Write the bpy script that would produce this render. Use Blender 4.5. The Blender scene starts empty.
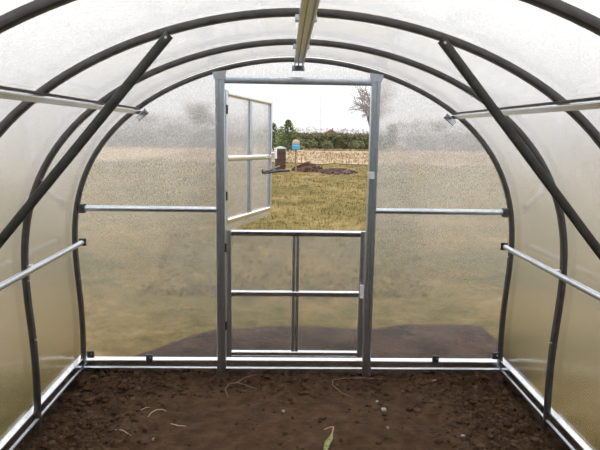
import bpy, bmesh, math, random
from mathutils import Vector, Matrix, noise
sc = bpy.context.scene
C = sc.collection
PI = math.pi
random.seed(7)
RND = random.Random(11)

# ------------------------------------------------------------------ helpers
class MB:
    """collects shapes, then links them as ONE mesh object"""
    def __init__(s): s.v = []; s.f = []
    def add(s, vs, fs):
        b = len(s.v); s.v += [tuple(p) for p in vs]; s.f += [tuple(i + b for i in q) for q in fs]; return s
    def box(s, x0, x1, y0, y1, z0, z1):
        return s.bar((x0, (y0+y1)/2, (z0+z1)/2), (x1, (y0+y1)/2, (z0+z1)/2), y1-y0, z1-z0,
                     min(y1-y0, z1-z0, abs(x1-x0))*.12, 1)
    def sweep(s, rings, close=False, caps=True):
        n = len(rings[0]); b = len(s.v); vs = [tuple(p) for r in rings for p in r]; fs = []
        m = len(rings)
        for i in range(m - (0 if close else 1)):
            j = (i+1) % m
            for k in range(n):
                l = (k+1) % n
                fs.append((i*n+k, i*n+l, j*n+l, j*n+k))
        if caps and not close:
            fs.append(tuple(range(n-1, -1, -1))); fs.append(tuple((m-1)*n+k for k in range(n)))
        return s.add(vs, fs)
    def bar(s, p0, p1, w, h, ch=.004, seg=2, up=(0, 0, 1)):
        """straight tube of rounded rectangular section: w sideways, h along up"""
        p0, p1 = Vector(p0), Vector(p1); d = (p1-p0).normalized(); up = Vector(up)
        if abs(d.dot(up)) > .98: up = Vector((0, 1, 0))
        a = d.cross(up).normalized(); b = a.cross(d).normalized()
        pr = rrect(w, h, ch, seg)
        return s.sweep([[p + a*x + b*y for x, y in pr] for p in (p0, p1)])
    def tube(s, pts, rad, n=6):
        pts = [Vector(p) for p in pts]; rings = []
        for i, p in enumerate(pts):
            d = (pts[min(i+1, len(pts)-1)] - pts[max(i-1, 0)]).normalized()
            a = d.cross(Vector((0, 0, 1)) if abs(d.z) < .9 else Vector((1, 0, 0))).normalized(); b = a.cross(d)
            r = rad[i] if isinstance(rad, (list, tuple)) else rad
            rings.append([p + (a*math.cos(2*PI*k/n) + b*math.sin(2*PI*k/n))*r for k in range(n)])
        return s.sweep(rings)
    def lathe(s, prof, n=24, c=(0, 0, 0)):
        c = Vector(c)
        return s.sweep([[c + Vector((r*math.cos(2*PI*k/n), r*math.sin(2*PI*k/n), z)) for k in range(n)] for r, z in prof])
    def prism(s, poly, y0, y1):
        n = len(poly)
        vs = [(x, y0, z) for x, z in poly] + [(x, y1, z) for x, z in poly]
        fs = [tuple(range(n)), tuple(range(2*n-1, n-1, -1))] + [(k, n+k, n+(k+1) % n, (k+1) % n) for k in range(n)]
        return s.add(vs, fs)
    def build(s, name, mat, parent=None, smooth=None, kind=None):
        me = bpy.data.meshes.new(name); me.from_pydata(s.v, [], s.f)
        bm = bmesh.new(); bm.from_mesh(me); bmesh.ops.recalc_face_normals(bm, faces=bm.faces); bm.to_mesh(me); bm.free()
        if smooth is not None:
            for p in me.polygons: p.use_smooth = True
            if smooth > 0:
                me.set_sharp_from_angle(angle=math.radians(smooth))
        me.materials.append(mat)
        o = bpy.data.objects.new(name, me); C.objects.link(o)
        if parent: o.parent = parent
        if kind: o['kind'] = kind
        return o

def rrect(w, h, ch, seg=2):
    ch = min(ch, w*.499, h*.499); out = []
    for cx, cy, a0 in ((w/2-ch, h/2-ch, 0), (-w/2+ch, h/2-ch, 90), (-w/2+ch, -h/2+ch, 180), (w/2-ch, -h/2+ch, 270)):
        for k in range(seg+1):
            a = math.radians(a0 + 90*k/seg); out.append((cx + ch*math.cos(a), cy + ch*math.sin(a)))
    return out

def tag(o, label, cat, group=None, kind=None):
    o['label'] = label; o['category'] = cat
    if group: o['group'] = group
    if kind: o['kind'] = kind
    return o
def thing(name, label, cat, loc=(0, 0, 0), group=None, kind=None):
    o = bpy.data.objects.new(name, None); C.objects.link(o); o.location = loc
    o.empty_display_size = .05
    return tag(o, label, cat, group, kind)
def copy_tree(o, parent=None):
    c = o.copy(); C.objects.link(c)
    if parent: c.parent = parent
    for ch in list(o.children): copy_tree(ch, c)
    return c

# ------------------------------------------------------------------ materials
def newmat(name):
    m = bpy.data.materials.new(name); m.use_nodes = True
    nt = m.node_tree; nt.nodes.clear()
    return m, nt, nt.nodes.new('ShaderNodeOutputMaterial')
def nz(nt, scale, detail=3, vec=None, rough=.5):
    t = nt.nodes.new('ShaderNodeTexNoise'); t.inputs['Scale'].default_value = scale
    t.inputs['Detail'].default_value = detail; t.inputs['Roughness'].default_value = rough
    if vec: nt.links.new(vec, t.inputs['Vector'])
    return t.outputs['Fac']
def coords(nt, scale=(1, 1, 1)):
    tc = nt.nodes.new('ShaderNodeTexCoord'); mp = nt.nodes.new('ShaderNodeMapping')
    mp.inputs['Scale'].default_value = scale
    nt.links.new(tc.outputs['Object'], mp.inputs['Vector']); return mp.outputs['Vector']
def ramp(nt, fac, stops):
    r = nt.nodes.new('ShaderNodeValToRGB'); cr = r.color_ramp
    while len(cr.elements) < len(stops): cr.elements.new(.5)
    for e, (p, c) in zip(cr.elements, stops):
        e.position = p; e.color = (c[0], c[1], c[2], 1) if hasattr(c, '__len__') else (c, c, c, 1)
    nt.links.new(fac, r.inputs['Fac']); return r.outputs['Color']
def bump(nt, h, strength, dist=.01):
    b = nt.nodes.new('ShaderNodeBump'); b.inputs['Strength'].default_value = strength
    b.inputs['Distance'].default_value = dist; nt.links.new(h, b.inputs['Height']); return b.outputs['Normal']
def principled(name, stops, scale=10, rough=.6, metal=0., bstr=0., bscale=None, bdist=.005, sc3=(1, 1, 1), island=False, spec=.5):
    m, nt, out = newmat(name); p = nt.nodes.new('ShaderNodeBsdfPrincipled')
    v = coords(nt, sc3)
    if island:
        g = nt.nodes.new('ShaderNodeNewGeometry'); f = g.outputs['Random Per Island']
    else: f = nz(nt, scale, 4, v)
    nt.links.new(ramp(nt, f, stops), p.inputs['Base Color'])
    p.inputs['Roughness'].default_value = rough; p.inputs['Metallic'].default_value = metal
    p.inputs['Specular IOR Level'].default_value = spec
    if bstr: nt.links.new(bump(nt, nz(nt, bscale or scale, 4, v), bstr, bdist), p.inputs['Normal'])
    nt.links.new(p.outputs[0], out.inputs[0]); return m

def polycarbonate(name, haze, rough, sc3, ior, amp, bstr, zlo, zhi, tint):
    """clear twin wall sheet, filmed with condensation"""
    m, nt, out = newmat(name)
    v = coords(nt, sc3)
    g = nt.nodes.new('ShaderNodeBsdfGlass'); g.inputs['IOR'].default_value = ior
    g.inputs['Color'].default_value = (tint, tint, tint*1.005, 1); g.inputs['Roughness'].default_value = rough
    dirt = nz(nt, 70, 4, coords(nt, (2.2, 2.2, .7)), .8)
    nt.links.new(ramp(nt, dirt, [(.36, (tint*.93, tint*.92, tint*.915)), (.62, (min(1, tint*1.05),)*3)]), g.inputs['Color'])
    t = nt.nodes.new('ShaderNodeBsdfTranslucent'); t.inputs['Color'].default_value = (1, 1, 1, 1)
    fine = nz(nt, 62, 3, v, .8)
    wide = nz(nt, 2.2, 3, coords(nt))
    a = nt.nodes.new('ShaderNodeMapRange'); a.inputs[1].default_value = .38; a.inputs[2].default_value = .66
    a.inputs[3].default_value = haze*(1-amp); a.inputs[4].default_value = haze*(1+amp)
    nt.links.new(fine, a.inputs[0])
    b = nt.nodes.new('ShaderNodeMath'); b.operation = 'MULTIPLY_ADD'
    nt.links.new(wide, b.inputs[0]); b.inputs[1].default_value = haze*.6
    nt.links.new(a.outputs[0], b.inputs[2])
    c = nt.nodes.new('ShaderNodeMath'); c.operation = 'SUBTRACT'
    nt.links.new(b.outputs[0], c.inputs[0]); c.inputs[1].default_value = haze*.3
    nm = bump(nt, nz(nt, 45, 3, v, .7), bstr, .004)
    nt.links.new(nm, g.inputs['Normal'])
    # the film of condensation is thicker higher up
    tc = nt.nodes.new('ShaderNodeTexCoord'); sx = nt.nodes.new('ShaderNodeSeparateXYZ'); nt.links.new(tc.outputs['Object'], sx.inputs[0])
    zr = nt.nodes.new('ShaderNodeMapRange'); zr.inputs[1].default_value = .2; zr.inputs[2].default_value = 1.5
    zr.inputs[3].default_value = zlo; zr.inputs[4].default_value = zhi; nt.links.new(sx.outputs['Z'], zr.inputs[0])
    d = nt.nodes.new('ShaderNodeMath'); d.operation = 'MULTIPLY'; nt.links.new(c.outputs[0], d.inputs[0]); nt.links.new(zr.outputs[0], d.inputs[1])
    mx = nt.nodes.new('ShaderNodeMixShader'); nt.links.new(d.outputs[0], mx.inputs[0])
    nt.links.new(g.outputs[0], mx.inputs[1]); nt.links.new(t.outputs[0], mx.inputs[2])
    nt.links.new(mx.outputs[0], out.inputs[0]); return m

M = {}
M['pc_end'] = polycarbonate('sheet_end', .10, .05, (2.2, 2.2, 1.1), 1.3, .7, .05, .22, 2.0, .81)
M['pc_side'] = polycarbonate('sheet_side', .05, .14, (2, 2, 2), 1.55, .5, .0, .1, 3.2, .82)
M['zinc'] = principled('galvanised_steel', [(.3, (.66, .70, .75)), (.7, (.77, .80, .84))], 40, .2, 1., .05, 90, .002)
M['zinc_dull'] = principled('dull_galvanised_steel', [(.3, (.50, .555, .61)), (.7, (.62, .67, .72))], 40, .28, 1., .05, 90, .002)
M['rib'] = principled('dark_galvanised_tube', [(.3, (.105, .1, .098)), (.7, (.145, .14, .138))], 25, .5, 1., .04, 80, .002)
M['brace'] = principled('dark_brace_tube', [(.3, (.07, .07, .062)), (.7, (.1, .1, .09))], 25, .5, 1., .04, 80, .002)
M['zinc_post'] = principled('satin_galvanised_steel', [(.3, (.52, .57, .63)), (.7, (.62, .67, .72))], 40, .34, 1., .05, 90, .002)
M['white'] = principled('white_plastic', [(0, (.75, .76, .78)), (1, (.85, .86, .88))], 10, .4)
M['dark'] = principled('dark_bracket', [(0, (.05, .052, .055)), (1, (.09, .09, .095))], 30, .5, .6)
M['screw'] = principled('screw_head', [(0, (.5, .5, .5)), (1, (.65, .65, .65))], 30, .35, 1.)

# ------------------------------------------------------------------ the arch outline
RC = (1.799, -.6157, .3308, -.2023, .0304, .0139, -.0013); ZC = .8; CX = .0
def arch(a, off=0.):
    R = lambda t: sum(c*math.cos(i*abs(t)) for i, c in enumerate(RC))
    def P(t): return Vector((R(t)*math.sin(t), ZC + R(t)*math.cos(t)))
    p = P(a); d = (P(a+.002) - P(a-.002)).normalized()
    return p + Vector((-d.y, d.x))*off*1.0, Vector((-d.y, d.x))
def arch_x(z, off=0.):          # half width of the arch at height z
    lo, hi = 0., math.radians(125)
    for _ in range(40):
        m = (lo+hi)/2
        if arch(m, off)[0].y > z: lo = m
        else: hi = m
    return arch(lo, off)[0].x
A_END = math.radians(121)
SP = .758                        # spacing of the ribs
Y_NEAR = -4.55                   # the near end of the house, behind the camera

def rib_mesh(y):
    mb = MB(); N = 96; rings = []
    pr = [(u - .002, w) for u, w in rrect(.028, .04, .0035, 2)]
    for i in range(N+1):
        a = -A_END + 2*A_END*i/N
        p, n = arch(a)
        rings.append([(p.x + n.x*u, y + w, p.y + n.y*u) for u, w in pr])
    return mb.sweep(rings)
rib_labels = ['curved dark steel arch rib framing the end wall around the door',
              'dark steel arch rib just in front of the end wall arch',
              'dark steel arch rib that carries both slanting braces, third from the door wall',
              'nearest dark arch rib, cut off at the top left and top right corners']
rib_screws = [[-72, -95, 60, 88], [-52, -66, -88, -101, 40, 86, 101], [-47, -60, 47, 62], [-40, 41]]
for k in range(4):
    r = rib_mesh(-SP*k).build('arch_rib', M['rib'], smooth=35)
    tag(r, rib_labels[k], 'arch rib', 'arch ribs of the greenhouse')
    for dg in rib_screws[k]:
        p, n = arch(math.radians(dg), -.0125)
        q = p - n*.016
        mb = MB(); y = -SP*k - .004
        mb.tube([(p.x, y, p.y), (q.x, y, q.y)], .0028, 6)
        mb.tube([(p.x, y, p.y), (p.x - n.x*.004, y, p.y - n.y*.004)], .007, 6)
        mb.build('screw', M['screw'], r)

# slanting braces, chords in the plane of the third rib
for sgn, lab in ((-1, 'dark slanting brace tube crossing the upper left of the tunnel'),
                 (1, 'dark slanting brace tube crossing the upper right of the tunnel')):
    y = -2*SP - .034
    p0 = Vector((sgn*.532 + .005, y, 2.054)); p1 = Vector((sgn*1.44, y, .985))
    b = MB().bar(p0, p1, .02, .036, .004, 2, up=(sgn*.76, 0, .64)).build('brace', M['brace'], smooth=35)
    tag(b, lab, 'brace', 'slanting braces')
    MB().tube([(p0.x+sgn*.012, y-.008, p0.z-.012), (p0.x+sgn*.012, y-.0125, p0.z-.012)], .006, 8).build('bolt', M['screw'], b)

# ------------------------------------------------------------------ purlins
def purlin(name, x, z, ang, w, h, lab, mat, plate, clipped, cham):
    n = Vector((math.sin(ang), 0, math.cos(ang)))          # points outwards, towards the sheet
    t = Vector((math.cos(ang), 0, -math.sin(ang)))
    o = MB().bar((x, Y_NEAR+.05, z), (x, -.052, z), w, h, cham, 6, up=n).build(name, mat, smooth=30)
    tag(o, lab, 'purlin', 'purlins running the length of the tunnel')
    if clipped < .01:
        q = Vector((x, 0, z)) + n*(h/2 - .003)
        MB().bar(q + Vector((0, Y_NEAR+.05, 0)), q + Vector((0, -.055, 0)), w + .016, .005, .001, 1, up=n).build('flange', M['rib'], o)
    c = Vector((x, 0, z)) + n*plate[2]
    mb = MB(); mb.bar(c - t*plate[0]/2 + Vector((0, -.03, 0)), c + t*plate[0]/2 + Vector((0, -.03, 0)), .016, plate[1], .003, 1, up=n)
    mb.build('end_bracket', M['zinc'] if plate[3] else M['dark'], o)
    for k in range(1, 4):
        cc = Vector((x, -SP*k, z)) + n*(h/2 + clipped/2)
        mb = MB(); mb.bar(cc - t*.012, cc + t*.012, .024 if clipped > .01 else .05, clipped, .002, 1, up=n)
        mb.build('clip', M['zinc'], o)
    return o
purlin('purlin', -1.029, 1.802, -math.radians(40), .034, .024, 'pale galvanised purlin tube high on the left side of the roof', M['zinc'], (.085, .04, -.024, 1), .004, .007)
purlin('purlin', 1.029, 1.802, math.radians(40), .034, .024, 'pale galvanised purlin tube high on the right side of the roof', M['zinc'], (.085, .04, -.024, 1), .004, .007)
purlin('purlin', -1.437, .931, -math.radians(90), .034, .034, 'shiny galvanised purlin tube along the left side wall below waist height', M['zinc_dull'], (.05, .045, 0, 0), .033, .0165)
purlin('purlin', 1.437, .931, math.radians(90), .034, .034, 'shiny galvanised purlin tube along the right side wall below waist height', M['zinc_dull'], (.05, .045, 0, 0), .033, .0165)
# ridge channel, open below
mb = MB()
pr = [(-.029, .02), (.029, .02), (.029, -.02), (.021, -.02), (.021, .008), (.006, .008), (.004, -.006), (-.004, -.006), (-.006, .008), (-.021, .008), (-.021, -.02), (-.029, -.02)]
mb.sweep([[(.004 + x, y, 2.117 + z) for x, z in pr] for y in (Y_NEAR+.05, -.045)])
rb = tag(mb.build('ridge_purlin', M['zinc_dull']), 'grooved grey ridge purlin running along the top of the roof', 'purlin', 'purlins running the length of the tunnel')
MB().box(-.038, .044, -.044, -.022, 2.078, 2.114).build('end_bracket', M['zinc_dull'], rb)
for k in range(1, 4):
    for sx in (-1, 1):
        MB().box(.004+sx*.036-.007, .004+sx*.036+.007, -SP*k-.02, -SP*k+.02, 2.118, 2.143).build('clip', M['zinc_dull'], rb)

# ------------------------------------------------------------------ end wall framework
DX0, DX1 = -.476, .486           # clear opening between the door posts
fr = thing('door_frame', 'galvanised steel door frame of two tall posts and a header in the end wall', 'door frame', (0, 0, 0))
for sgn, xa, xb in ((-1, -.538, DX0), (1, DX1, .547)):
    mb = MB(); xm = (xa+xb)/2; zt = arch((xm-.0)/1.36*.62 if 0 else math.asin(xm/1.42))[0].y
    w = (xb-xa)
    # folded post: two round-edged ridges with a groove between
    g = [(-w/2, -.018), (-w/2+.004, -.022), (-.012, -.022), (-.008, -.014), (.006, -.014), (.010, -.022), (w/2-.004, -.022), (w/2, -.018), (w/2, .018), (-w/2, .018)]
    zt = 2.045 if sgn < 0 else 2.045
    mb.sweep([[(xm + x, y, z) for x, y in g] for z in (-.09, zt)])
    po = mb.build('post', M['zinc_post'], fr)
    mb = MB(); mb.prism([(xm-.046, 2.075 - (.012 if sgn < 0 else 0)), (xm+.046, 2.075 - (.012 if sgn > 0 else 0)), (xm+.036, 2.02), (xm-.036, 2.02)], -.029, -.0225)
    mb.build('corner_plate', M['zinc_dull'], fr)
    for z in (1.86, 1.42, .95, .52, .16):
        MB().tube([(xm-.022, -.020, z), (xm-.022, -.026, z)], .006, 8).build('screw', M['screw'], po)
mb = MB(); mb.bar((DX0, -.002, 2.017), (DX1, -.002, 2.017), .04, .046, .008, 3)
mb.build('header', M['zinc_post'], fr, smooth=30)
MB().box(DX1-.004, DX1+.04, -.03, -.021, 1.382, 1.43).build('strike_plate', M['white'], fr)

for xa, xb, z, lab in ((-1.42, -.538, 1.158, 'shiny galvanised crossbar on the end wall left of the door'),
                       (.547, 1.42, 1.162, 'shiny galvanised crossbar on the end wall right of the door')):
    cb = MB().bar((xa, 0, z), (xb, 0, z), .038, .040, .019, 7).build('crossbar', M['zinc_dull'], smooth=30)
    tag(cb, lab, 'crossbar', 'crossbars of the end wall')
    xe = xa if xa < -1 else xb; s = -1 if xa < -1 else 1
    MB().box(min(xe, xe+s*.034), max(xe, xe+s*.034), -.032, .016, z-.03, z+.03).build('end_bracket', M['rib'], cb)

# base rails: a folded galvanised skirt, two steps
SK_END = [(0, .098), (.045, .094), (.047, .088), (.044, .086), (.044, .046), (.056, .044), (.058, .040), (.055, .038), (.055, -.09), (0, -.09)]
SK_SIDE = [(0, .110), (.038, .106), (.040, .100), (.037, .098), (.037, .050), (.043, .048), (.045, .044), (.042, .042), (.042, -.09), (0, -.09)]
def skirt(name, p0, p1, inward, SK, off):
    p0, p1, n = Vector(p0), Vector(p1), Vector(inward)
    return MB().sweep([[p + n*(d-off) + Vector((0, 0, z)) for d, z in SK] for p in (p0, p1)]).build(name, M['zinc'], kind='structure')
xb = 1.511
bb = skirt('baseboard_back', (-1.47, 0, 0), (-.538, 0, 0), (0, -1, 0), SK_END, .018)
MB().sweep([[Vector((x, -(d-.018), z)) for d, z in SK_END] for x in (DX0, DX1)]).build('door_sill', M['zinc'], bb)
MB().sweep([[Vector((x, -(d-.018), z)) for d, z in SK_END] for x in (.547, 1.47)]).build('right_skirt', M['zinc'], bb)
skirt('baseboard_left', (-xb, Y_NEAR, 0), (-xb, .02, 0), (1, 0, 0), SK_SIDE, 0)
skirt('baseboard_right', (xb, Y_NEAR, 0), (xb, .02, 0), (-1, 0, 0), SK_SIDE, 0)
for x, z in ((-1.42, .13), (-1.013, .106), (1.007, .11), (1.437, .135)):
    mb = MB(); mb.box(x-.022, x+.022, -.03, -.012, z-.024, z+.024)
    br = mb.build('angle_bracket', M['dark'], bb)
    MB().tube([(x+.008, -.03, z+.006), (x+.008, -.035, z+.006)], .006, 8).build('screw', M['screw'], br)

# ------------------------------------------------------------------ sheets
def shell(name, a0, a1, y0, y1, mat):
    N = max(8, int(abs(a1-a0)/math.radians(2.5))); ri, ro = [], []
    mb = MB(); rings = []
    for i in range(N+1):
        a = a0 + (a1-a0)*i/N
        p, _ = arch(a, .021); q, _ = arch(a, .027)
        rings.append([(p.x, y0, p.y), (q.x, y0, q.y), (q.x, y1, q.y), (p.x, y1, p.y)])
    return mb.sweep(rings).build(name, mat, smooth=40, kind='structure')
aj = math.radians(45.7); ab = math.radians(118)
shell('ceiling', -aj, aj, Y_NEAR, .03, M['pc_side'])
shell('wall_left', -ab, -aj, Y_NEAR, .03, M['pc_side'])
shell('wall_right', aj, ab, Y_NEAR, .03, M['pc_side'])

def end_outline(x_in, sgn, z0=-.02):
    pts = []; 
    a_hi = math.asin(min(1, abs(x_in)/1.42))
    # angle at which the arch passes x_in
    lo, hi = 0., math.radians(70)
    for _ in range(40):
        m = (lo+hi)/2
        if arch(m, .010)[0].x < abs(x_in): lo = m
        else: hi = m
    a = lo
    N = 40; aend = math.radians(119)
    for i in range(N+1):
        p, _ = arch(a + (aend-a)*i/N, .010)
        if p.y > z0: pts.append((sgn*p.x, p.y))
    pts.append((sgn*arch_x(z0, .010), z0)); pts.append((x_in, z0))
    return pts, a
pl, a_l = end_outline(-.50, -1); prr, a_r = end_outline(.525, 1)
wb = MB().prism(pl, .0215, .0275).build('wall_back', M['pc_end'], kind='structure')
MB().prism(prr, .0215, .0275).build('right_sheet', M['pc_end'], wb)
tp = [(-.50, 2.02)]
for i in range(21):
    p, _ = arch(-a_l + (a_l + a_r)*i/20, .010); tp.append((p.x, p.y))
tp += [(.525, 2.02)]
MB().prism(tp, .0215, .0275).build('transom_sheet', M['pc_end'], wb)
# added unseen wall behind the camera, dark boards for the metal to reflect
M['added_boards'] = principled('added_dark_boards', [(.3, (.035, .03, .026)), (.7, (.065, .056, .05))], 6, .85, 0, .3, 20, .01, (1, 1, .2))
MB().box(-1.7, 1.7, Y_NEAR-.08, Y_NEAR-.004, -.1, 2.4).build('added_wall_front', M['added_boards'], kind='structure')

# ------------------------------------------------------------------ stable door: two leaves, same make
def leaf(name, lab, x0, x1, z0, zm, z1, pane_drop, latch_z, hinge_zs, latch_y, kind='structure'):
    """built closed: hinge side at local x=0"""
    root = thing(name, lab, 'door', (x0, 0, 0), None, kind)
    W = x1-x0; D = .030; y = .0
    for xs in (.018, W-.018):
        MB().bar((xs, y, z0), (xs, y, z1), .034, D, .005, 2).build('stile', M['zinc_post'], root, smooth=30)
    for z, hh in ((z0+.02, .038), (zm, .042), (z1-.02, .042)):
        MB().bar((.035, y, z), (W-.035, y, z), D+.004, hh, .012, 4).build('rail', M['zinc'], root, smooth=30)
    xm = W/2
    for za, zb in ((z0+.039, zm-.021), (zm+.021, z1-.041)):
        MB().bar((xm-.013, y, za), (xm-.013, y, zb), .022, D-.004, .005, 2).build('mullion', M['zinc_post'], root, smooth=30)
        MB().bar((xm+.013, y, za), (xm+.013, y, zb), .022, D-.004, .005, 2).build('mullion', M['zinc_post'], root, smooth=30)
    mb = MB(); mb.box(-.002, W+.012, y+.016, y+.0215, z0-pane_drop, z1+.004)
    mb.build('pane', M['pc_end'], root)
    lx = W-.018
    mb = MB(); mb.bar((lx, latch_y, latch_z-.045), (lx, latch_y, latch_z+.045), .028, .022, .010, 4)
    la = mb.build('latch', M['white'], root, smooth=30); la['label'] = 'white latch handle'
    MB().tube([(lx, 0, latch_z), (lx, latch_y, latch_z)], .009, 10).build('spindle', M['zinc'], la)
    for hz in hinge_zs:
        MB().tube([(-.002, -.021, hz-.03), (-.002, -.021, hz+.03)], .007, 10).build('hinge', M['dark'], root, smooth=40)
    return root
lower = leaf('door_1', 'closed lower half of the split door with four clear panes', DX0+.003, DX1-.003, .118, .574, 1.02, .03, .600, (.345, .9), -.028)
upper = leaf('door_2', 'upper half of the split door swung open outwards to the lawn', DX0+.003, DX1-.003, 1.045, 1.50, 1.962, .05, 1.53, (1.246, 1.83), -.05)
upper.location = (DX0-.026, .042, 0)
upper.rotation_euler = (0, math.radians(1.3), math.radians(72.3))
# forked hook on the free edge of the open leaf
hk = MB()
hk.tube([(.72, -.030, 1.372), (.80, -.034, 1.376), (.88, -.10, 1.388), (.92, -.185, 1.392)], [.007, .012, .012, .008], 8)
hk.tube([(.72, -.02, 1.372), (.70, -.024, 1.40)], [.008, .006], 8)
hk.build('door_hook', M['dark'], upper, smooth=40)
MB().tube([(.70, -.024, 1.385), (.78, -.035, 1.39), (.90, -.10, 1.425)], [.009, .011, .008], 8).build('hook_handle', M['rib'], upper, smooth=40)

# ------------------------------------------------------------------ soil floor
def soil_h(x, y):
    e = min(1.0, max(0.0, (abs(x)-.75)/.5)); b = min(1., max(0., (y+.28)/.25)); r = max(e, b*.8, .17)
    h = noise.fractal(Vector((x*2.2, y*2.2, 3.1)), 1., 2., 3)*.02
    h += noise.fractal(Vector((x*11, y*11, 7.7)), .8, 2.1, 3)*.03*r
    h += abs(noise.fractal(Vector((x*27+4, y*27, 1.3)), .7, 2.2, 3))*.034*r
    # rake furrows running aslant on the right
    f = math.sin((x*.9 + y*.75)*17 + noise.noise(Vector((x*3, y*3, 0)))*2.5)
    h += f*.007*max(0, min(1, (x-.25)/.3))*(1 if y > -1.4 else .4)
    f2 = math.sin((y*1.0 - x*.25)*26 + noise.noise(Vector((x*2.5, y*4, 5)))*4)
    h += f2*.004*max(0, min(1, (.2-x)/.6))
    h += .008*e*e - .028*min(1, max(0, (abs(x)-1.33)/.11)) + .022*b
    return max(-.066, -.034 + h - .004*(1-e))
def grid(xs, ys, fn):
    mb = MB(); n = len(xs)
    mb.v = [(x, y, fn(x, y)) for y in ys for x in xs]
    mb.f = [(j*n+i, j*n+i+1, (j+1)*n+i+1, (j+1)*n+i) for j in range(len(ys)-1) for i in range(n-1)]
    return mb
nx = 300; xs = [-1.49 + 2.98*i/nx for i in range(nx+1)]
ys = [Y_NEAR + .1*i for i in range(26)]; y = ys[-1]
while y < -1.35: y += .03; ys.append(y)
while y < -.004: y += .0095; ys.append(min(y, 0.0))
M['soil'] = principled('dark_soil', [(.25, (0.0416, 0.0216, 0.0108)), (.5, (0.0728, 0.0396, 0.02106)), (.75, (0.1066, 0.0612, 0.03348))], 14, .95, 0, .7, 70, .015, spec=.2)
grid(xs, ys, soil_h).build('floor', M['soil'], smooth=0, kind='structure')
# crumbs lying all over the bed
mb = MB(); ico = bmesh.new(); bmesh.ops.create_icosphere(ico, subdivisions=1, radius=1)
iv = [v.co.copy() for v in ico.verts]; iff = [tuple(v.index for v in f.verts) for f in ico.faces]; ico.free()
def lump(mb, c, r, rnd, sq=.7):
    s = Vector((rnd.uniform(.7, 1.3), rnd.uniform(.7, 1.3), rnd.uniform(.5, .9)*sq/.7)); q = rnd.random()*9
    mb.add([Vector(c) + Vector((v.x*s.x, v.y*s.y, v.z*s.z))*r*(1+.5*noise.noise(v*1.3 + Vector((q*7, q, 0)))) for v in iv], iff)
for i in range(5200):
    if RND.random() < .62:
        x = RND.choice((-1, 1))*(1.44 - abs(RND.gauss(0, .24))); y = RND.uniform(-1.35, -.05)
    elif RND.random() < .4:
        x = RND.uniform(-1.44, 1.44); y = -.05 - abs(RND.gauss(0, .14))
    else:
        x = RND.uniform(-1.44, 1.44); y = RND.uniform(-1.35, -.05)
        if RND.random() < .55: continue
    if abs(x) > 1.445 or y < -1.4: continue
    r = RND.choice((.003, .004, .005, .006, .008, .010, .014, .020)) * RND.uniform(.7, 1.2)
    lump(mb, (x, y, soil_h(x, y) + r*.25), r, RND)
M['crumb'] = principled('soil_crumbs', [(0, (0.046, 0.02484, 0.0135)), (.6, (0.07475, 0.04212, 0.023)), (1, (0.1207, 0.07128, 0.042))], rough=.95, island=True, spec=.2)
tag(mb.build('soil_crumbs', M['crumb']), 'dark brown soil crumbs and small clods scattered over the bed', 'soil', kind='stuff')

# straws, roots, pebbles and a leaf lying on the soil
M['straw'] = principled('pale_straw', [(0, (.42, .33, .2)), (1, (.55, .46, .32))], 40, .8)
M['root'] = principled('brown_root', [(0, (.16, .11, .07)), (1, (.26, .19, .13))], 40, .9)
M['leafm'] = principled('green_leaf', [(.35, (.10, .16, .03)), (.65, (.36, .36, .14))], 60, .6)
M['pebble'] = principled('pale_pebble', [(0, (.33, .3, .26)), (1, (.48, .45, .4))], 40, .8)
def lying(pts, lift=.004): return [(x, y, soil_h(x, y) + lift + k) for x, y, k in pts]
def straw(name, cat, pts, r, mat, lab, forks=()):
    r *= .68
    mb = MB(); mb.tube(lying(pts), [r*.7] + [r]*(len(pts)-2) + [r*.5], 6)
    o = mb.build(name, mat, smooth=40); tag(o, lab, cat, 'plant litter on the soil')
    for fk in forks: MB().tube(lying(fk), [r*.9] + [r*.7]*(len(fk)-2) + [r*.4], 6).build('side_root', mat, o, smooth=40)
    return o
straw('straw', 'straw', [(-.885, -.62, 0), (-.875, -.575, .006), (-.85, -.545, .01), (-.815, -.535, .012), (-.79, -.545, .004)], .0042, M['straw'], 'pale hooked straw on the soil left of the middle of the bed')
straw('straw', 'straw', [(-.735, -.685, .0), (-.69, -.71, .004), (-.64, -.715, .0)], .0048, M['straw'], 'short thick pale straw lying right of the hooked straw')
straw('straw', 'straw', [(-1.04, -.77, 0), (-.99, -.79, .006), (-.93, -.83, 0)], .0042, M['straw'], 'short straw fragment left of the hooked straw, near the left skirt rail')
straw('root', 'root', [(-.43, -.34, 0), (-.46, -.24, .006), (-.44, -.17, .014), (-.38, -.165, .016), (-.31, -.19, .01), (-.25, -.20, 0)], .005, M['root'], 'forked brown root against the sill below the left door post',
      [[(-.40, -.165, .014), (-.33, -.10, .018), (-.26, -.06, .01)]])
straw('root', 'root', [(.62, -.095, 0), (.47, -.085, .012), (.34, -.10, .014), (.27, -.13, .012), (.265, -.19, .01), (.32, -.28, .006), (.39, -.335, 0)], .0042, M['root'], 'long curled root below the right door post')
straw('straw', 'straw', [(-.95, -.53, 0), (-.93, -.50, .004), (-.90, -.485, 0)], .003, M['straw'], 'tiny straw bit just behind the hooked straw')
straw('straw', 'straw', [(.93, -.125, 0), (.99, -.14, .005), (1.05, -.135, 0)], .004, M['straw'], 'thin pale straw by the end skirt rail right of the door')
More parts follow.
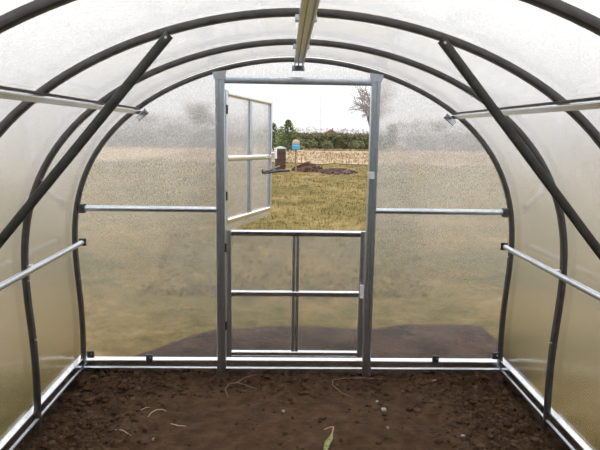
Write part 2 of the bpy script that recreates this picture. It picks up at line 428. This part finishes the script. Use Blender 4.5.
for x, y, r, lab in ((-.07, -.53, .012, 'small pale pebble alone in the middle of the bed'),
                     (.56, -.53, .018, 'larger pale pebble right of the middle of the bed'),
                     (.55, -.73, .012, 'small pale pebble nearer the camera below the larger pebble'),
                     (.54, -.40, .009, 'tiny pale pebble behind the larger pebble'),
                     (-.80, -.86, .011, 'small pale pebble in front of the short thick straw'),
                     (.96, -.85, .011, 'small pale pebble at the right front beside the furrows')):
    mb = MB(); lump(mb, (x, y, soil_h(x, y)+r*.45), r, RND, .8)
    tag(mb.build('pebble', M['pebble'], smooth=0), lab, 'pebble', 'pebbles on the soil')
mb = MB(); L = [(.155, -1.02, .002, .002), (.165, -.98, .012, .012), (.18, -.93, .02, .017), (.20, -.885, .022, .012), (.212, -.85, .03, .003)]
mb.v = []; 
for x, y, k, w in L:
    z = soil_h(x, y) + .006 + k
    mb.v += [(x-w, y+w*.3, z+.004), (x, y, z), (x+w, y-w*.3, z+.004)]
n = len(L)
mb.f = [(3*i+k, 3*i+k+1, 3*i+k+4, 3*i+k+3) for i in range(n-1) for k in (0, 1)]
lf = mb.build('leaf', M['leafm'], smooth=0)
sm = lf.modifiers.new('thickness', 'SOLIDIFY'); sm.thickness = .0012
tag(lf, 'fresh green leaf with a curled stalk lying on the soil at the front', 'leaf')
MB().tube([(.212, -.85, soil_h(.212, -.85)+.036), (.222, -.80, soil_h(.22, -.8)+.04), (.205, -.765, soil_h(.205, -.765)+.02), (.17, -.76, soil_h(.17, -.76)+.006)], [.003, .003, .0025, .002], 6).build('stalk', M['straw'], lf, smooth=40)

# ------------------------------------------------------------------ outdoors
GZ = -.07
def lawn_mat(name, stops, s1, s2, bstr):
    m, nt, out = newmat(name); p = nt.nodes.new('ShaderNodeBsdfPrincipled')
    v = coords(nt); a = nz(nt, s1, 4, v, .6); b = nz(nt, s2, 4, v, .7)
    mx = nt.nodes.new('ShaderNodeMath'); mx.operation = 'ADD'; nt.links.new(a, mx.inputs[0]); nt.links.new(b, mx.inputs[1])
    hf = nt.nodes.new('ShaderNodeMath'); hf.operation = 'MULTIPLY'; hf.inputs[1].default_value = .5; nt.links.new(mx.outputs[0], hf.inputs[0])
    nt.links.new(ramp(nt, hf.outputs[0], stops), p.inputs['Base Color'])
    p.inputs['Roughness'].default_value = .95; p.inputs['Specular IOR Level'].default_value = .1
    nt.links.new(bump(nt, b, bstr, .05), p.inputs['Normal'])
    nt.links.new(p.outputs[0], out.inputs[0]); return m
M['lawn'] = lawn_mat('lawn_grass', [(.36, (0.0555, 0.05256, 0.01292)), (.46, (0.1087, 0.08541, 0.02448)), (.54, (0.1613, 0.1146, 0.0408)), (.64, (0.2475, 0.1788, 0.0816))], .4, 6, .6)
M['field'] = lawn_mat('dry_field_grass', [(.38, (0.2376, 0.1728, 0.1044)), (.5, (0.3168, 0.2412, 0.1548)), (.62, (0.3744, 0.2952, 0.2016))], .25, 3, .6)
M['bare'] = lawn_mat('bare_outdoor_soil', [(.43, (0.03315, 0.0202, 0.01508)), (.5, (0.05738, 0.03604, 0.02639)), (.57, (0.08611, 0.05569, 0.03864))], 2.5, 22, .6)
def axis(lo, hi, fine):
    out = [0.]; st = fine
    while out[-1] < hi: out.append(out[-1]+st); st *= 1.12
    neg = []; st = fine; v = 0.
    while v > lo: v -= st; st *= 1.12; neg.append(v)
    return sorted(neg) + out
grid(axis(-400, 400, .5), axis(-60, 600, .5), lambda x, y: GZ + (.02*noise.noise(Vector((x*.4, y*.4, 0))) if y > 2 else 0) - .02).build('lawn', M['lawn'], smooth=0, kind='structure')
def patch(name, x0, x1, ya, yb, wob, z, mat, n=90, my=14, lim=None):
    mb = MB(); mb.v = []
    for j in range(my+1):
        for i in range(n+1):
            x = x0 + (x1-x0)*i/n
            y0 = ya + wob*noise.fractal(Vector((x*.6, 1.7, 0)), 1, 2, 3); y1 = yb + wob*noise.fractal(Vector((x*.6, 9.7, 0)), 1, 2, 3)
            if lim: y0, y1 = ya, ya + (y1-ya)*lim(x)
            mb.v.append((x, y0 + (y1-y0)*j/my, z))
    mb.f = [(j*(n+1)+i, j*(n+1)+i+1, (j+1)*(n+1)+i+1, (j+1)*(n+1)+i) for j in range(my) for i in range(n)]
    return mb.build(name, mat, smooth=0, kind='structure')
patch('dry_field', -90, 90, 28.5, 62, 2.2, GZ+.022, M['field'], 200)
patch('bare_soil_strip', -1.5, 1.75, .035, 1.15, .4, GZ+.012, M['bare'], lim=lambda x: min(1, .22 + max(0, (x+1.35)/.9)))

# grass tufts on the lawn seen through the open half of the door
def tufts(spots, h, w, nb, rnd):
    mb = MB()
    for x, y in spots:
        for _ in range(nb):
            a = rnd.random()*2*PI; px, py = x + rnd.gauss(0, .05), y + rnd.gauss(0, .05)
            hh = h*rnd.uniform(.5, 1.2); l = hh*rnd.uniform(.3, 1.2); c, s = math.cos(a), math.sin(a); ww = w*(.6+.05*y)
            b = len(mb.v); z = GZ - .02
            mb.v += [(px - s*ww, py + c*ww, z), (px + s*ww, py - c*ww, z), (px + c*l, py + s*l, z + hh)]
            mb.f.append((b, b+1, b+2))
    return mb
spots = []
while len(spots) < 5200:
    y = 2.2 + 26*RND.random()**1.5
    x = RND.uniform(-.115*(y+3.9) - .9, .20*(y+3.9) + .3)
    if 20.3 < y < 24.3 and -1 < x < 3.2: continue
    spots.append((x, y))
M['blade'] = principled('grass_blades', [(0, (0.0495, 0.05329, 0.01224)), (.35, (0.105, 0.08395, 0.02448)), (.7, (0.195, 0.1424, 0.0544)), (1, (0.285, 0.2117, 0.0952))], rough=.9, island=True, spec=.1)
g = tufts(spots, .07, .006, 5, RND).build('lawn_grass', M['blade'])
tag(g, 'short olive and straw coloured grass on the lawn beyond the door', 'grass', kind='stuff')
spots = [(RND.uniform(-8, 16), RND.uniform(28.5, 45)) for _ in range(2600)] + [(RND.uniform(1.6, 12), RND.uniform(50.2, 51.2)) for _ in range(500)]
M['dryblade'] = principled('dry_blades', [(0, (0.2376, 0.1728, 0.1008)), (.6, (0.3384, 0.2592, 0.1656)), (1, (0.4032, 0.324, 0.2232))], rough=.9, island=True, spec=.1)
g = tufts(spots, .22, .014, 4, RND).build('dry_grass', M['dryblade'])
tag(g, 'pale dry grass of the field in front of the hedge', 'grass', kind='stuff')

# rain barrel on a board
bx, by = -.34, 22.3
br = thing('barrel', 'reddish brown barrel with a pale green lid on the lawn beyond the open door leaf', 'barrel', (bx, by, GZ))
M['wood'] = principled('barrel_staves', [(.3, (0.04, 0.016, 0.0128)), (.7, (0.076, 0.032, 0.0256))], 14, .7, 0, .4, 20, .01, (3, 3, .3))
MB().lathe([(.0, .02), (.22, .02), (.23, .06), (.24, .30), (.247, .55), (.243, .80), (.233, .98), (.0, .98)], 28).build('body', M['wood'], br, smooth=40)
M['lid'] = principled('green_lid', [(0, (0.195, 0.255, 0.2025)), (1, (0.255, 0.315, 0.255))], 6, .5)
MB().lathe([(.0, .975), (.25, .975), (.252, 1.0), (.225, 1.03), (.13, 1.07), (.05, 1.09), (0, 1.095)], 28).build('lid', M['lid'], br, smooth=40)
M['hoop'] = principled('barrel_hoop', [(0, (.03, .016, .014)), (1, (.05, .028, .025))], 8, .6, .5)
for z in (.22, .5, .8): MB().lathe([(.23, z-.02), (.252, z-.02), (.252, z+.02), (.23, z+.02)], 28).build('hoop', M['hoop'], br, smooth=40)
M['board'] = principled('old_board', [(0, (.10, .075, .06)), (1, (.17, .13, .10))], 8, .8)
tag(MB().box(-.78, -.02, 21.85, 22.75, GZ-.02, GZ+.018).build('board', M['board']), 'low dark board on the lawn under the brown barrel', 'board')

# bucket on a stake
st = thing('marker_stake', 'slim brown stake standing between the barrel and the soil heap', 'stake', (.34, 21.9, GZ))
M['stake'] = principled('stake_wood', [(0, (.16, .10, .06)), (1, (.24, .16, .10))], 20, .8)
MB().tube([(.02, 0, -.1), (0, 0, .5), (.01, 0, 1.15)], [.04, .035, .03], 8).build('pole', M['stake'], st, smooth=40)
bk = thing('bucket', 'upturned blue bucket with a beige base hung on the slim stake', 'bucket', (.35, 21.9, GZ+.98))
M['blue'] = principled('blue_plastic', [(0, (0.04125, 0.225, 0.39)), (1, (0.06, 0.2775, 0.45))], 6, .45)
M['beige'] = principled('beige_plastic', [(0, (0.3, 0.21, 0.1344)), (1, (0.36, 0.25, 0.168))], 6, .6)
MB().lathe([(.155, 0), (.18, .0), (.182, .03), (.17, .035), (.16, .27), (.15, .27)], 24).build('body', M['blue'], bk, smooth=40)
MB().lathe([(.161, .265), (.158, .33), (.12, .40), (.05, .425), (0, .43)], 24).build('base', M['beige'], bk, smooth=40)
MB().tube([(-.18, 0, .03), (-.20, -.03, .12), (-.13, -.16, .16), (0, -.2, .17), (.13, -.16, .16), (.2, -.03, .12), (.18, 0, .03)], .006, 6).build('handle', M['screw'], bk, smooth=40)
s2 = tag(MB().tube([(.62, 22.7, GZ-.05), (.61, 22.7, GZ+.3), (.63, 22.7, GZ+.62)], .022, 8).build('short_stake', M['stake'], smooth=40), 'short thin stake in the dark heap right of the blue bucket', 'stake')

# heap of dark soil and old leaves
def heap(name, lab, cx, cy, rx, ry, h, mat, seed, nl):
    mb = MB(); N = 40
    mb.v = []
    for j in range(N+1):
        for i in range(N+1):
            u, v = -1.15 + 2.3*i/N, -1.15 + 2.3*j/N; r = math.hypot(u, v)
            k = max(0, 1-r*r)
            z = h*k*(.8+.5*noise.fractal(Vector((u*3+seed, v*3, seed)), 1, 2, 3)) - .04
            mb.v.append((cx+u*rx, cy+v*ry, GZ + z))
    mb.f = [(j*(N+1)+i, j*(N+1)+i+1, (j+1)*(N+1)+i+1, (j+1)*(N+1)+i) for j in range(N) for i in range(N)]
    for _ in range(nl):
        a = RND.random()*2*PI; r = math.sqrt(RND.random())*.98
        u, v = r*math.cos(a), r*math.sin(a)
        lump(mb, (cx+u*rx, cy+v*ry, GZ + h*max(0, 1-r*r)*.85), RND.uniform(.03, .075), RND)
    return tag(mb.build(name, mat, smooth=0), lab, 'heap')
M['heap1'] = principled('heap_soil', [(.3, (0.0375, 0.0195, 0.015)), (.7, (0.09, 0.051, 0.0375))], 5, .95, 0, .6, 9, .05, spec=.1)
M['heap2'] = principled('heap_leaves', [(.3, (0.0525, 0.0315, 0.0294)), (.7, (0.119, 0.0805, 0.0735))], 6, .95, 0, .6, 12, .05, spec=.1)
heap('soil_heap', 'reddish brown soil heap beside the slim stake beyond the door', .95, 22.9, .80, 1.0, .36, M['heap1'], 2.2, 60)
heap('leaf_heap', 'low dark heap of old leaves spread right of the soil heap', 2.2, 21.9, .95, 1.4, .15, M['heap2'], 5.1, 120)

# ---------- hedge, conifers, bare trees, buildings far off
def leaf_quads(mb, pts, size, rnd):
    for p in pts:
        a = Vector((rnd.gauss(0, 1), rnd.gauss(0, 1), rnd.gauss(0, 1))).normalized()
        b = a.orthogonal().normalized(); s = size*rnd.uniform(.5, 1.3); p = Vector(p)
        mb.add([p - a*s, p + b*s*.5, p + a*s, p - b*s*.5], [(0, 1, 2, 3)])
def foliage(name, stops): return principled(name, stops, rough=.85, island=True, spec=.15)
M['hedge'] = foliage('hedge_leaves', [(0, (0.0495, 0.0513, 0.0252)), (.6, (0.0945, 0.09, 0.045)), (1, (0.162, 0.144, 0.0765))])
M['bush'] = foliage('bush_leaves', [(0, (0.051, 0.0561, 0.0255)), (.6, (0.102, 0.1062, 0.051)), (1, (0.17, 0.1615, 0.085))])
M['conifer'] = foliage('conifer_needles', [(0, (0.09223, 0.1252, 0.05929)), (.6, (0.1845, 0.224, 0.1054)), (1, (0.303, 0.3426, 0.1713))])
M['trunk'] = principled('bark', [(0, (.09, .075, .065)), (1, (.15, .13, .115))], 5, .9)
M['twig'] = principled('grey_twigs', [(0, (0.187, 0.1615, 0.153)), (1, (0.306, 0.272, 0.255))], 5, .9)
core = MB(); X0, X1 = -.2, 10.1
N = 80; prof = [(-.55, 0), (-.62, .6), (-.55, 1.25), (-.25, 1.5), (.3, 1.5), (.6, 1.2), (.6, 0)]
rings = []
for i in range(N+1):
    x = X0 + (X1-X0)*i/N
    ring = []
    for yy, zz in prof:
        q = noise.fractal(Vector((x*.8, yy, zz*1.4)), 1, 2, 3)
        ring.append((x, 54.2 + yy*(1+.35*q), GZ + zz*(1+.12*q)))
    rings.append(ring)
core.sweep(rings)
ht = []
for _ in range(4200):
    x = RND.uniform(X0-.1, X1)
    if RND.random() < .62: ht.append((x, 54.2 - .62 + RND.gauss(0, .12), GZ + RND.uniform(.05, 1.45)))
    else: ht.append((x, 54.2 + RND.uniform(-.5, .5), GZ + 1.5 + RND.gauss(0, .08) + .1*noise.noise(Vector((x*.7, 0, 0)))))
leaf_quads(core, ht, .12, RND)
tag(core.build('hedge', M['hedge']), 'long dark green clipped hedge at the far side of the dry field', 'hedge')

def thicket(lab, x0, x1, y, h, n):
    mb = MB(); pts = []
    for _ in range(n):
        x = RND.uniform(x0, x1); hh = h*(1 + .35*noise.noise(Vector((x*.5, y, 0))))
        pts.append((x, y + RND.uniform(-1.2, 1.2), GZ + hh*RND.random()**.8))
    leaf_quads(mb, pts, .24, RND)
    for x in [x0 + (x1-x0)*i/60 for i in range(61)]:
        mb.tube([(x, y, GZ-.05), (x + RND.gauss(0, .3), y + RND.gauss(0, .3), GZ + h*.8)], [.04, .02], 5)
    return tag(mb.build('thicket', M['woods']), lab, 'bushes', kind='stuff')
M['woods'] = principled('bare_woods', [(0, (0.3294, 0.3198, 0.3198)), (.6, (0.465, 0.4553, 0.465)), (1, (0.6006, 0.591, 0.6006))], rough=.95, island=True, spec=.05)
thicket('grey leafless thicket across the far edge of the field, left of the conifers', -32, -2.1, 55, 2.3, 9000)
thicket('grey leafless thicket across the far edge of the field, right of the hedge', 11.6, 36, 55.6, 2.2, 8000)
def bush(name, lab, x, y, rx, rz, mat, nl, size, group):
    mb = MB(); pts = []
    N = 14
    mb.sweep([[(x + rx*.82*math.sin(PI*(j+.5)/N)*math.cos(2*PI*k/12)*(1+.2*noise.noise(Vector((j*.6, k*.7, x)))),
                y + rx*.7*math.sin(PI*(j+.5)/N)*math.sin(2*PI*k/12),
                GZ + rz*.5 - rz*.47*math.cos(PI*(j+.5)/N)) for k in range(12)] for j in range(N)])
    for _ in range(nl):
        d = Vector((RND.gauss(0, 1), RND.gauss(0, 1), RND.gauss(0, 1))).normalized()
        k = RND.uniform(.85, 1.12)
        pts.append((x + d.x*rx*k, y + d.y*rx*.8*k, max(GZ, GZ + rz*.5 + d.z*rz*.52*k)))
    leaf_quads(mb, pts, size, RND)
    return tag(mb.build(name, mat), lab, 'shrub', group)
for x, rx, rz, lab in ((2.3, .6, .95, 'low olive shrub in front of the hedge below the thin mast'),
                       (3.8, .6, .85, 'low olive shrub in front of the hedge, right of the one below the mast'),
                       (6.7, .8, .95, 'low olive shrub in front of the hedge, nearest the right door post'),
                       (.95, .55, 1.1, 'low olive shrub in front of the hedge, close to the dark conifer')):
    bush('shrub', lab, x, 52.35, rx, rz, M['bush'], 420, .13, 'shrubs in front of the hedge')

def conifer_mesh(h, r, n, rnd):
    mb = MB(); ph = rnd.random()*6
    for _ in range(n):
        t = rnd.random()**1.3; z = h*(.06 + .94*t); a = rnd.random()*2*PI
        rr = r*(1-t)**.8*rnd.uniform(.3, 1.15)*(.85 + .35*math.sin(3*a + 9*t + ph)) + .04
        c, s = math.cos(a), math.sin(a); L = .22 + .25*(1-t)
        p = Vector((c*rr, s*rr, z)); d = Vector((c, s, rnd.uniform(.0, .9))).normalized(); q = Vector((-s, c, rnd.uniform(-.4, .4)))
        mb.add([p - d*L*.5, p + q*.07, p + d*L*.6, p - q*.07], [(0, 1, 2, 3)])
        mb.add([p - d*L*.5, p + Vector((0, 0, .07)), p + d*L*.6, p - Vector((0, 0, .06))], [(0, 1, 2, 3)])
    return mb
def conifer(lab, x, y, h, r, n, group=None):
    t = thing('conifer', lab, 'conifer', (x, y, GZ), group)
    conifer_mesh(h, r, n, RND).build('foliage', M['conifer'], t)
    MB().tube([(0, 0, -.1), (.02, 0, h*.5), (0, 0, h*.97)], [.11, .07, .015], 8).build('trunk', M['trunk'], t)
    return t
conifer('taller bushy conifer beside the edge of the open door leaf', .05, 47.6, 2.75, 1.5, 620, 'conifers beyond the lawn')
conifer('smaller pointed conifer seen between the open door leaf and the taller conifer', -1.25, 50.5, 2.5, .85, 300, 'conifers beyond the lawn')
conifer('small dark conifer behind the hedge towards the right door post', 10.6, 66, 2.9, .65, 500, 'conifers beyond the lawn')
dk = MB(); dk.box(12.9, 13.9, 70, 71, GZ, 2.75)
tag(dk.build('hut', principled('dark_boards', [(0, (.02, .02, .02)), (1, (.045, .042, .04))], 6, .8)), 'dark square-topped hut showing just above the hedge near the right door post', 'hut')

hs = thing('house', 'small far house with a red brown gable roof behind the hedge', 'house', (9.2, 118, GZ))
M['hwall'] = principled('house_wall', [(0, (0.21, 0.182, 0.154)), (1, (0.252, 0.224, 0.196))], 3, .8)
M['hroof'] = principled('house_roof', [(0, (.17, .085, .06)), (1, (.25, .13, .09))], 3, .8)
MB().prism([(-1.15, 0), (1.15, 0), (1.15, 1.55), (0, 2.1), (-1.15, 1.55)], 0, 5).build('wall', M['hwall'], hs)
MB().prism([(-1.35, 1.42), (0, 2.1), (1.35, 1.42), (1.35, 1.6), (0, 2.3), (-1.35, 1.6)], -.3, 5.3).build('roof', M['hroof'], hs)
MB().box(.35, .6, 2, 2.3, 1.7, 2.55).build('chimney', M['hroof'], hs)

M['mast'] = principled('mast_grey', [(0, (.42, .42, .43)), (1, (.5, .5, .51))], 3, .6)
ms = thing('mast', 'very thin tall grey mast rising behind the hedge against the sky', 'mast', (8.7, 150, GZ))
MB().tube([(0, 0, 0), (0, 0, 5), (0, 0, 11.6)], [.10, .085, .06], 8).build('pole', M['mast'], ms)
MB().lathe([(0, 0), (.35, 0), (.35, .3), (0, .3)], 10).build('foot', M['mast'], ms)

def bare_tree_mesh(h, rnd, depth=6, spread=.95):
    tr, tw = MB(), MB()
    def grow(p, d, L, r, k):
        e = p; pts = [p]; dd = d.copy()
        for _ in range(3):
            dd = (dd + Vector((rnd.gauss(0, .13), rnd.gauss(0, .13), rnd.gauss(0, .10)+.02))).normalized()
            e = e + dd*L/3; pts.append(e)
        (tr if k < 2 else tw).tube(pts, [r, r*.88, r*.78, r*.68], 6 if k < 2 else 3)
        if k >= depth: return
        nb = 3 if k else 4
        for i in range(nb):
            t = 1. if i == 0 else rnd.uniform(.35, .95)
            q = pts[3] if i == 0 else pts[1].lerp(pts[3], (t-.33)/.67 if t > .33 else 0)
            sd = Vector((rnd.gauss(0, 1), rnd.gauss(0, 1), rnd.gauss(0, .6))).normalized()
            nd = (dd*(1.0 if i else 1.2) + sd*(spread*(1.5 if i else .5)) + Vector((0, 0, .25 if k < 2 else -.1))).normalized()
            grow(q, nd, L*rnd.uniform(.62, .82), max(r*(.62 if i else .68), .018), k+1)
    grow(Vector((0, 0, -.1)), Vector((0, 0, 1)), h*.30, h*.028, 0)
    return tr, tw
def bare_tree(lab, x, y, h, seed, group='bare trees along the horizon'):
    rnd = random.Random(seed)
    t = thing('bare_tree', lab, 'tree', (x, y, GZ), group)
    tr, tw = bare_tree_mesh(h, rnd)
    tr.build('trunk', M['trunk'], t); tw.build('twigs', M['twig'], t); return t
bare_tree('leafless tree with a crown of fine grey twigs behind the right door post', 9.15, 60, 9.4, 18)
far = [(-17.5, 66, 5.2, 'blurred bare tree seen through the left end sheet, nearest the upper left purlin bracket'),
       (-10.4, 63, 6.6, 'tallest blurred bare tree seen through the end sheet left of the door'),
       (-7.4, 66, 4.2, 'low blurred bare tree behind the sheet just left of the door post'),
       (15.6, 65, 4.6, 'blurred bare tree behind the right end sheet, closest to the right door post'),
       (18.5, 68, 4.6, 'blurred bare tree in the middle of the right end sheet'),
       (23.0, 66, 4.2, 'blurred bare tree near the right upper purlin bracket behind the end sheet')]
protos = []
for i, (x, y, h, lab) in enumerate(far):
    if i < 3: protos.append(bare_tree(lab, x, y, h, 20+i))
    else:
        c = copy_tree(protos[i-3]); c.location = (x, y, GZ); c.rotation_euler = (0, 0, 1.3*i); c['label'] = lab
        k = h/far[i-3][2]; c.scale = (k, k, k)

# grey leafless woods along the horizon: crowns nobody could count
mb = MB(); pts = []
for layer, (yy, hb) in enumerate(((134, 3.1), (165, 3.6), (205, 4.2))):
    x = -110.
    while x < 130:
        q = x/(yy+3.9)
        lowered = .78 if -.04 < q < .17 else (1.9 if q < 0 else 1.55)
        h = hb*lowered*RND.uniform(.75, 1.15); r = RND.uniform(1.2, 2.6)
        cx, cy = x, yy + RND.uniform(-6, 6)
        for _ in range(70):
            d = Vector((RND.gauss(0, 1), RND.gauss(0, 1), RND.gauss(0, 1))).normalized()*RND.uniform(.4, 1)
            pts.append((cx + d.x*r, cy + d.y*r, max(GZ+.3, h*.55 + d.z*h*.5)))
        x += r*RND.uniform(.6, 1.1)
leaf_quads(mb, pts, .42, RND)
tag(mb.build('woods', M['woods']), 'pale grey leafless woods along the horizon behind the hedge', 'trees', kind='stuff')

# ------------------------------------------------------------------ overcast sky
w = bpy.data.worlds.new('sky'); sc.world = w; w.use_nodes = True; nt = w.node_tree; nt.nodes.clear()
out = nt.nodes.new('ShaderNodeOutputWorld'); bg = nt.nodes.new('ShaderNodeBackground')
tc = nt.nodes.new('ShaderNodeTexCoord'); sp = nt.nodes.new('ShaderNodeSeparateXYZ')
nt.links.new(tc.outputs['Generated'], sp.inputs[0])
r = ramp(nt, sp.outputs['Z'], [(0, (.36, .363, .366)), (.085, (.40, .403, .406)), (.2, (.76, .765, .77)), (.6, (.95, .95, .95)), (1, (1.0, 1.0, 1.0))])
n = nz(nt, 2.5, 4, tc.outputs['Generated'])
mr = nt.nodes.new('ShaderNodeMapRange'); mr.inputs[1].default_value = .3; mr.inputs[2].default_value = .7; mr.inputs[3].default_value = .97; mr.inputs[4].default_value = 1.03
nt.links.new(n, mr.inputs[0])
mu = nt.nodes.new('ShaderNodeMix'); mu.data_type = 'RGBA'; mu.blend_type = 'MULTIPLY'; mu.inputs[0].default_value = 1
nt.links.new(r, mu.inputs[6]); nt.links.new(mr.outputs[0], mu.inputs[7])
nt.links.new(mu.outputs[2], bg.inputs['Color']); bg.inputs['Strength'].default_value = 3.1
nt.links.new(bg.outputs[0], out.inputs[0])

# ------------------------------------------------------------------ camera
cd = bpy.data.cameras.new('camera'); cam = bpy.data.objects.new('camera', cd); C.objects.link(cam); sc.camera = cam
cd.sensor_fit = 'HORIZONTAL'; cd.sensor_width = 36.; cd.lens = 576.23/600*36
pit, yaw, roll = .1607, -.0251, .0151
cd.clip_start = .02; cd.clip_end = 2000
def ray(x, y):
    c, s = math.cos(roll), math.sin(roll); x, y = c*x - s*y, s*x + c*y
    d = Vector((x, math.cos(pit) + y*math.sin(pit), -math.sin(pit) + y*math.cos(pit)))
    c, s = math.cos(yaw), math.sin(yaw)
    return Vector((c*d.x - s*d.y, s*d.x + c*d.y, d.z))
fwd = ray(0, 0); right = ray(1, 0) - fwd; up = ray(0, 1) - fwd
m = Matrix((right, up, -fwd)).transposed().to_4x4(); m.translation = Vector((-.0668, -3.8868, 1.6898)); cam.matrix_world = m

sc.view_settings.view_transform = 'Standard'; sc.view_settings.look = 'None'
sc.view_settings.gamma = 1; sc.view_settings.use_curve_mapping = False; sc.view_settings.exposure = 0.0
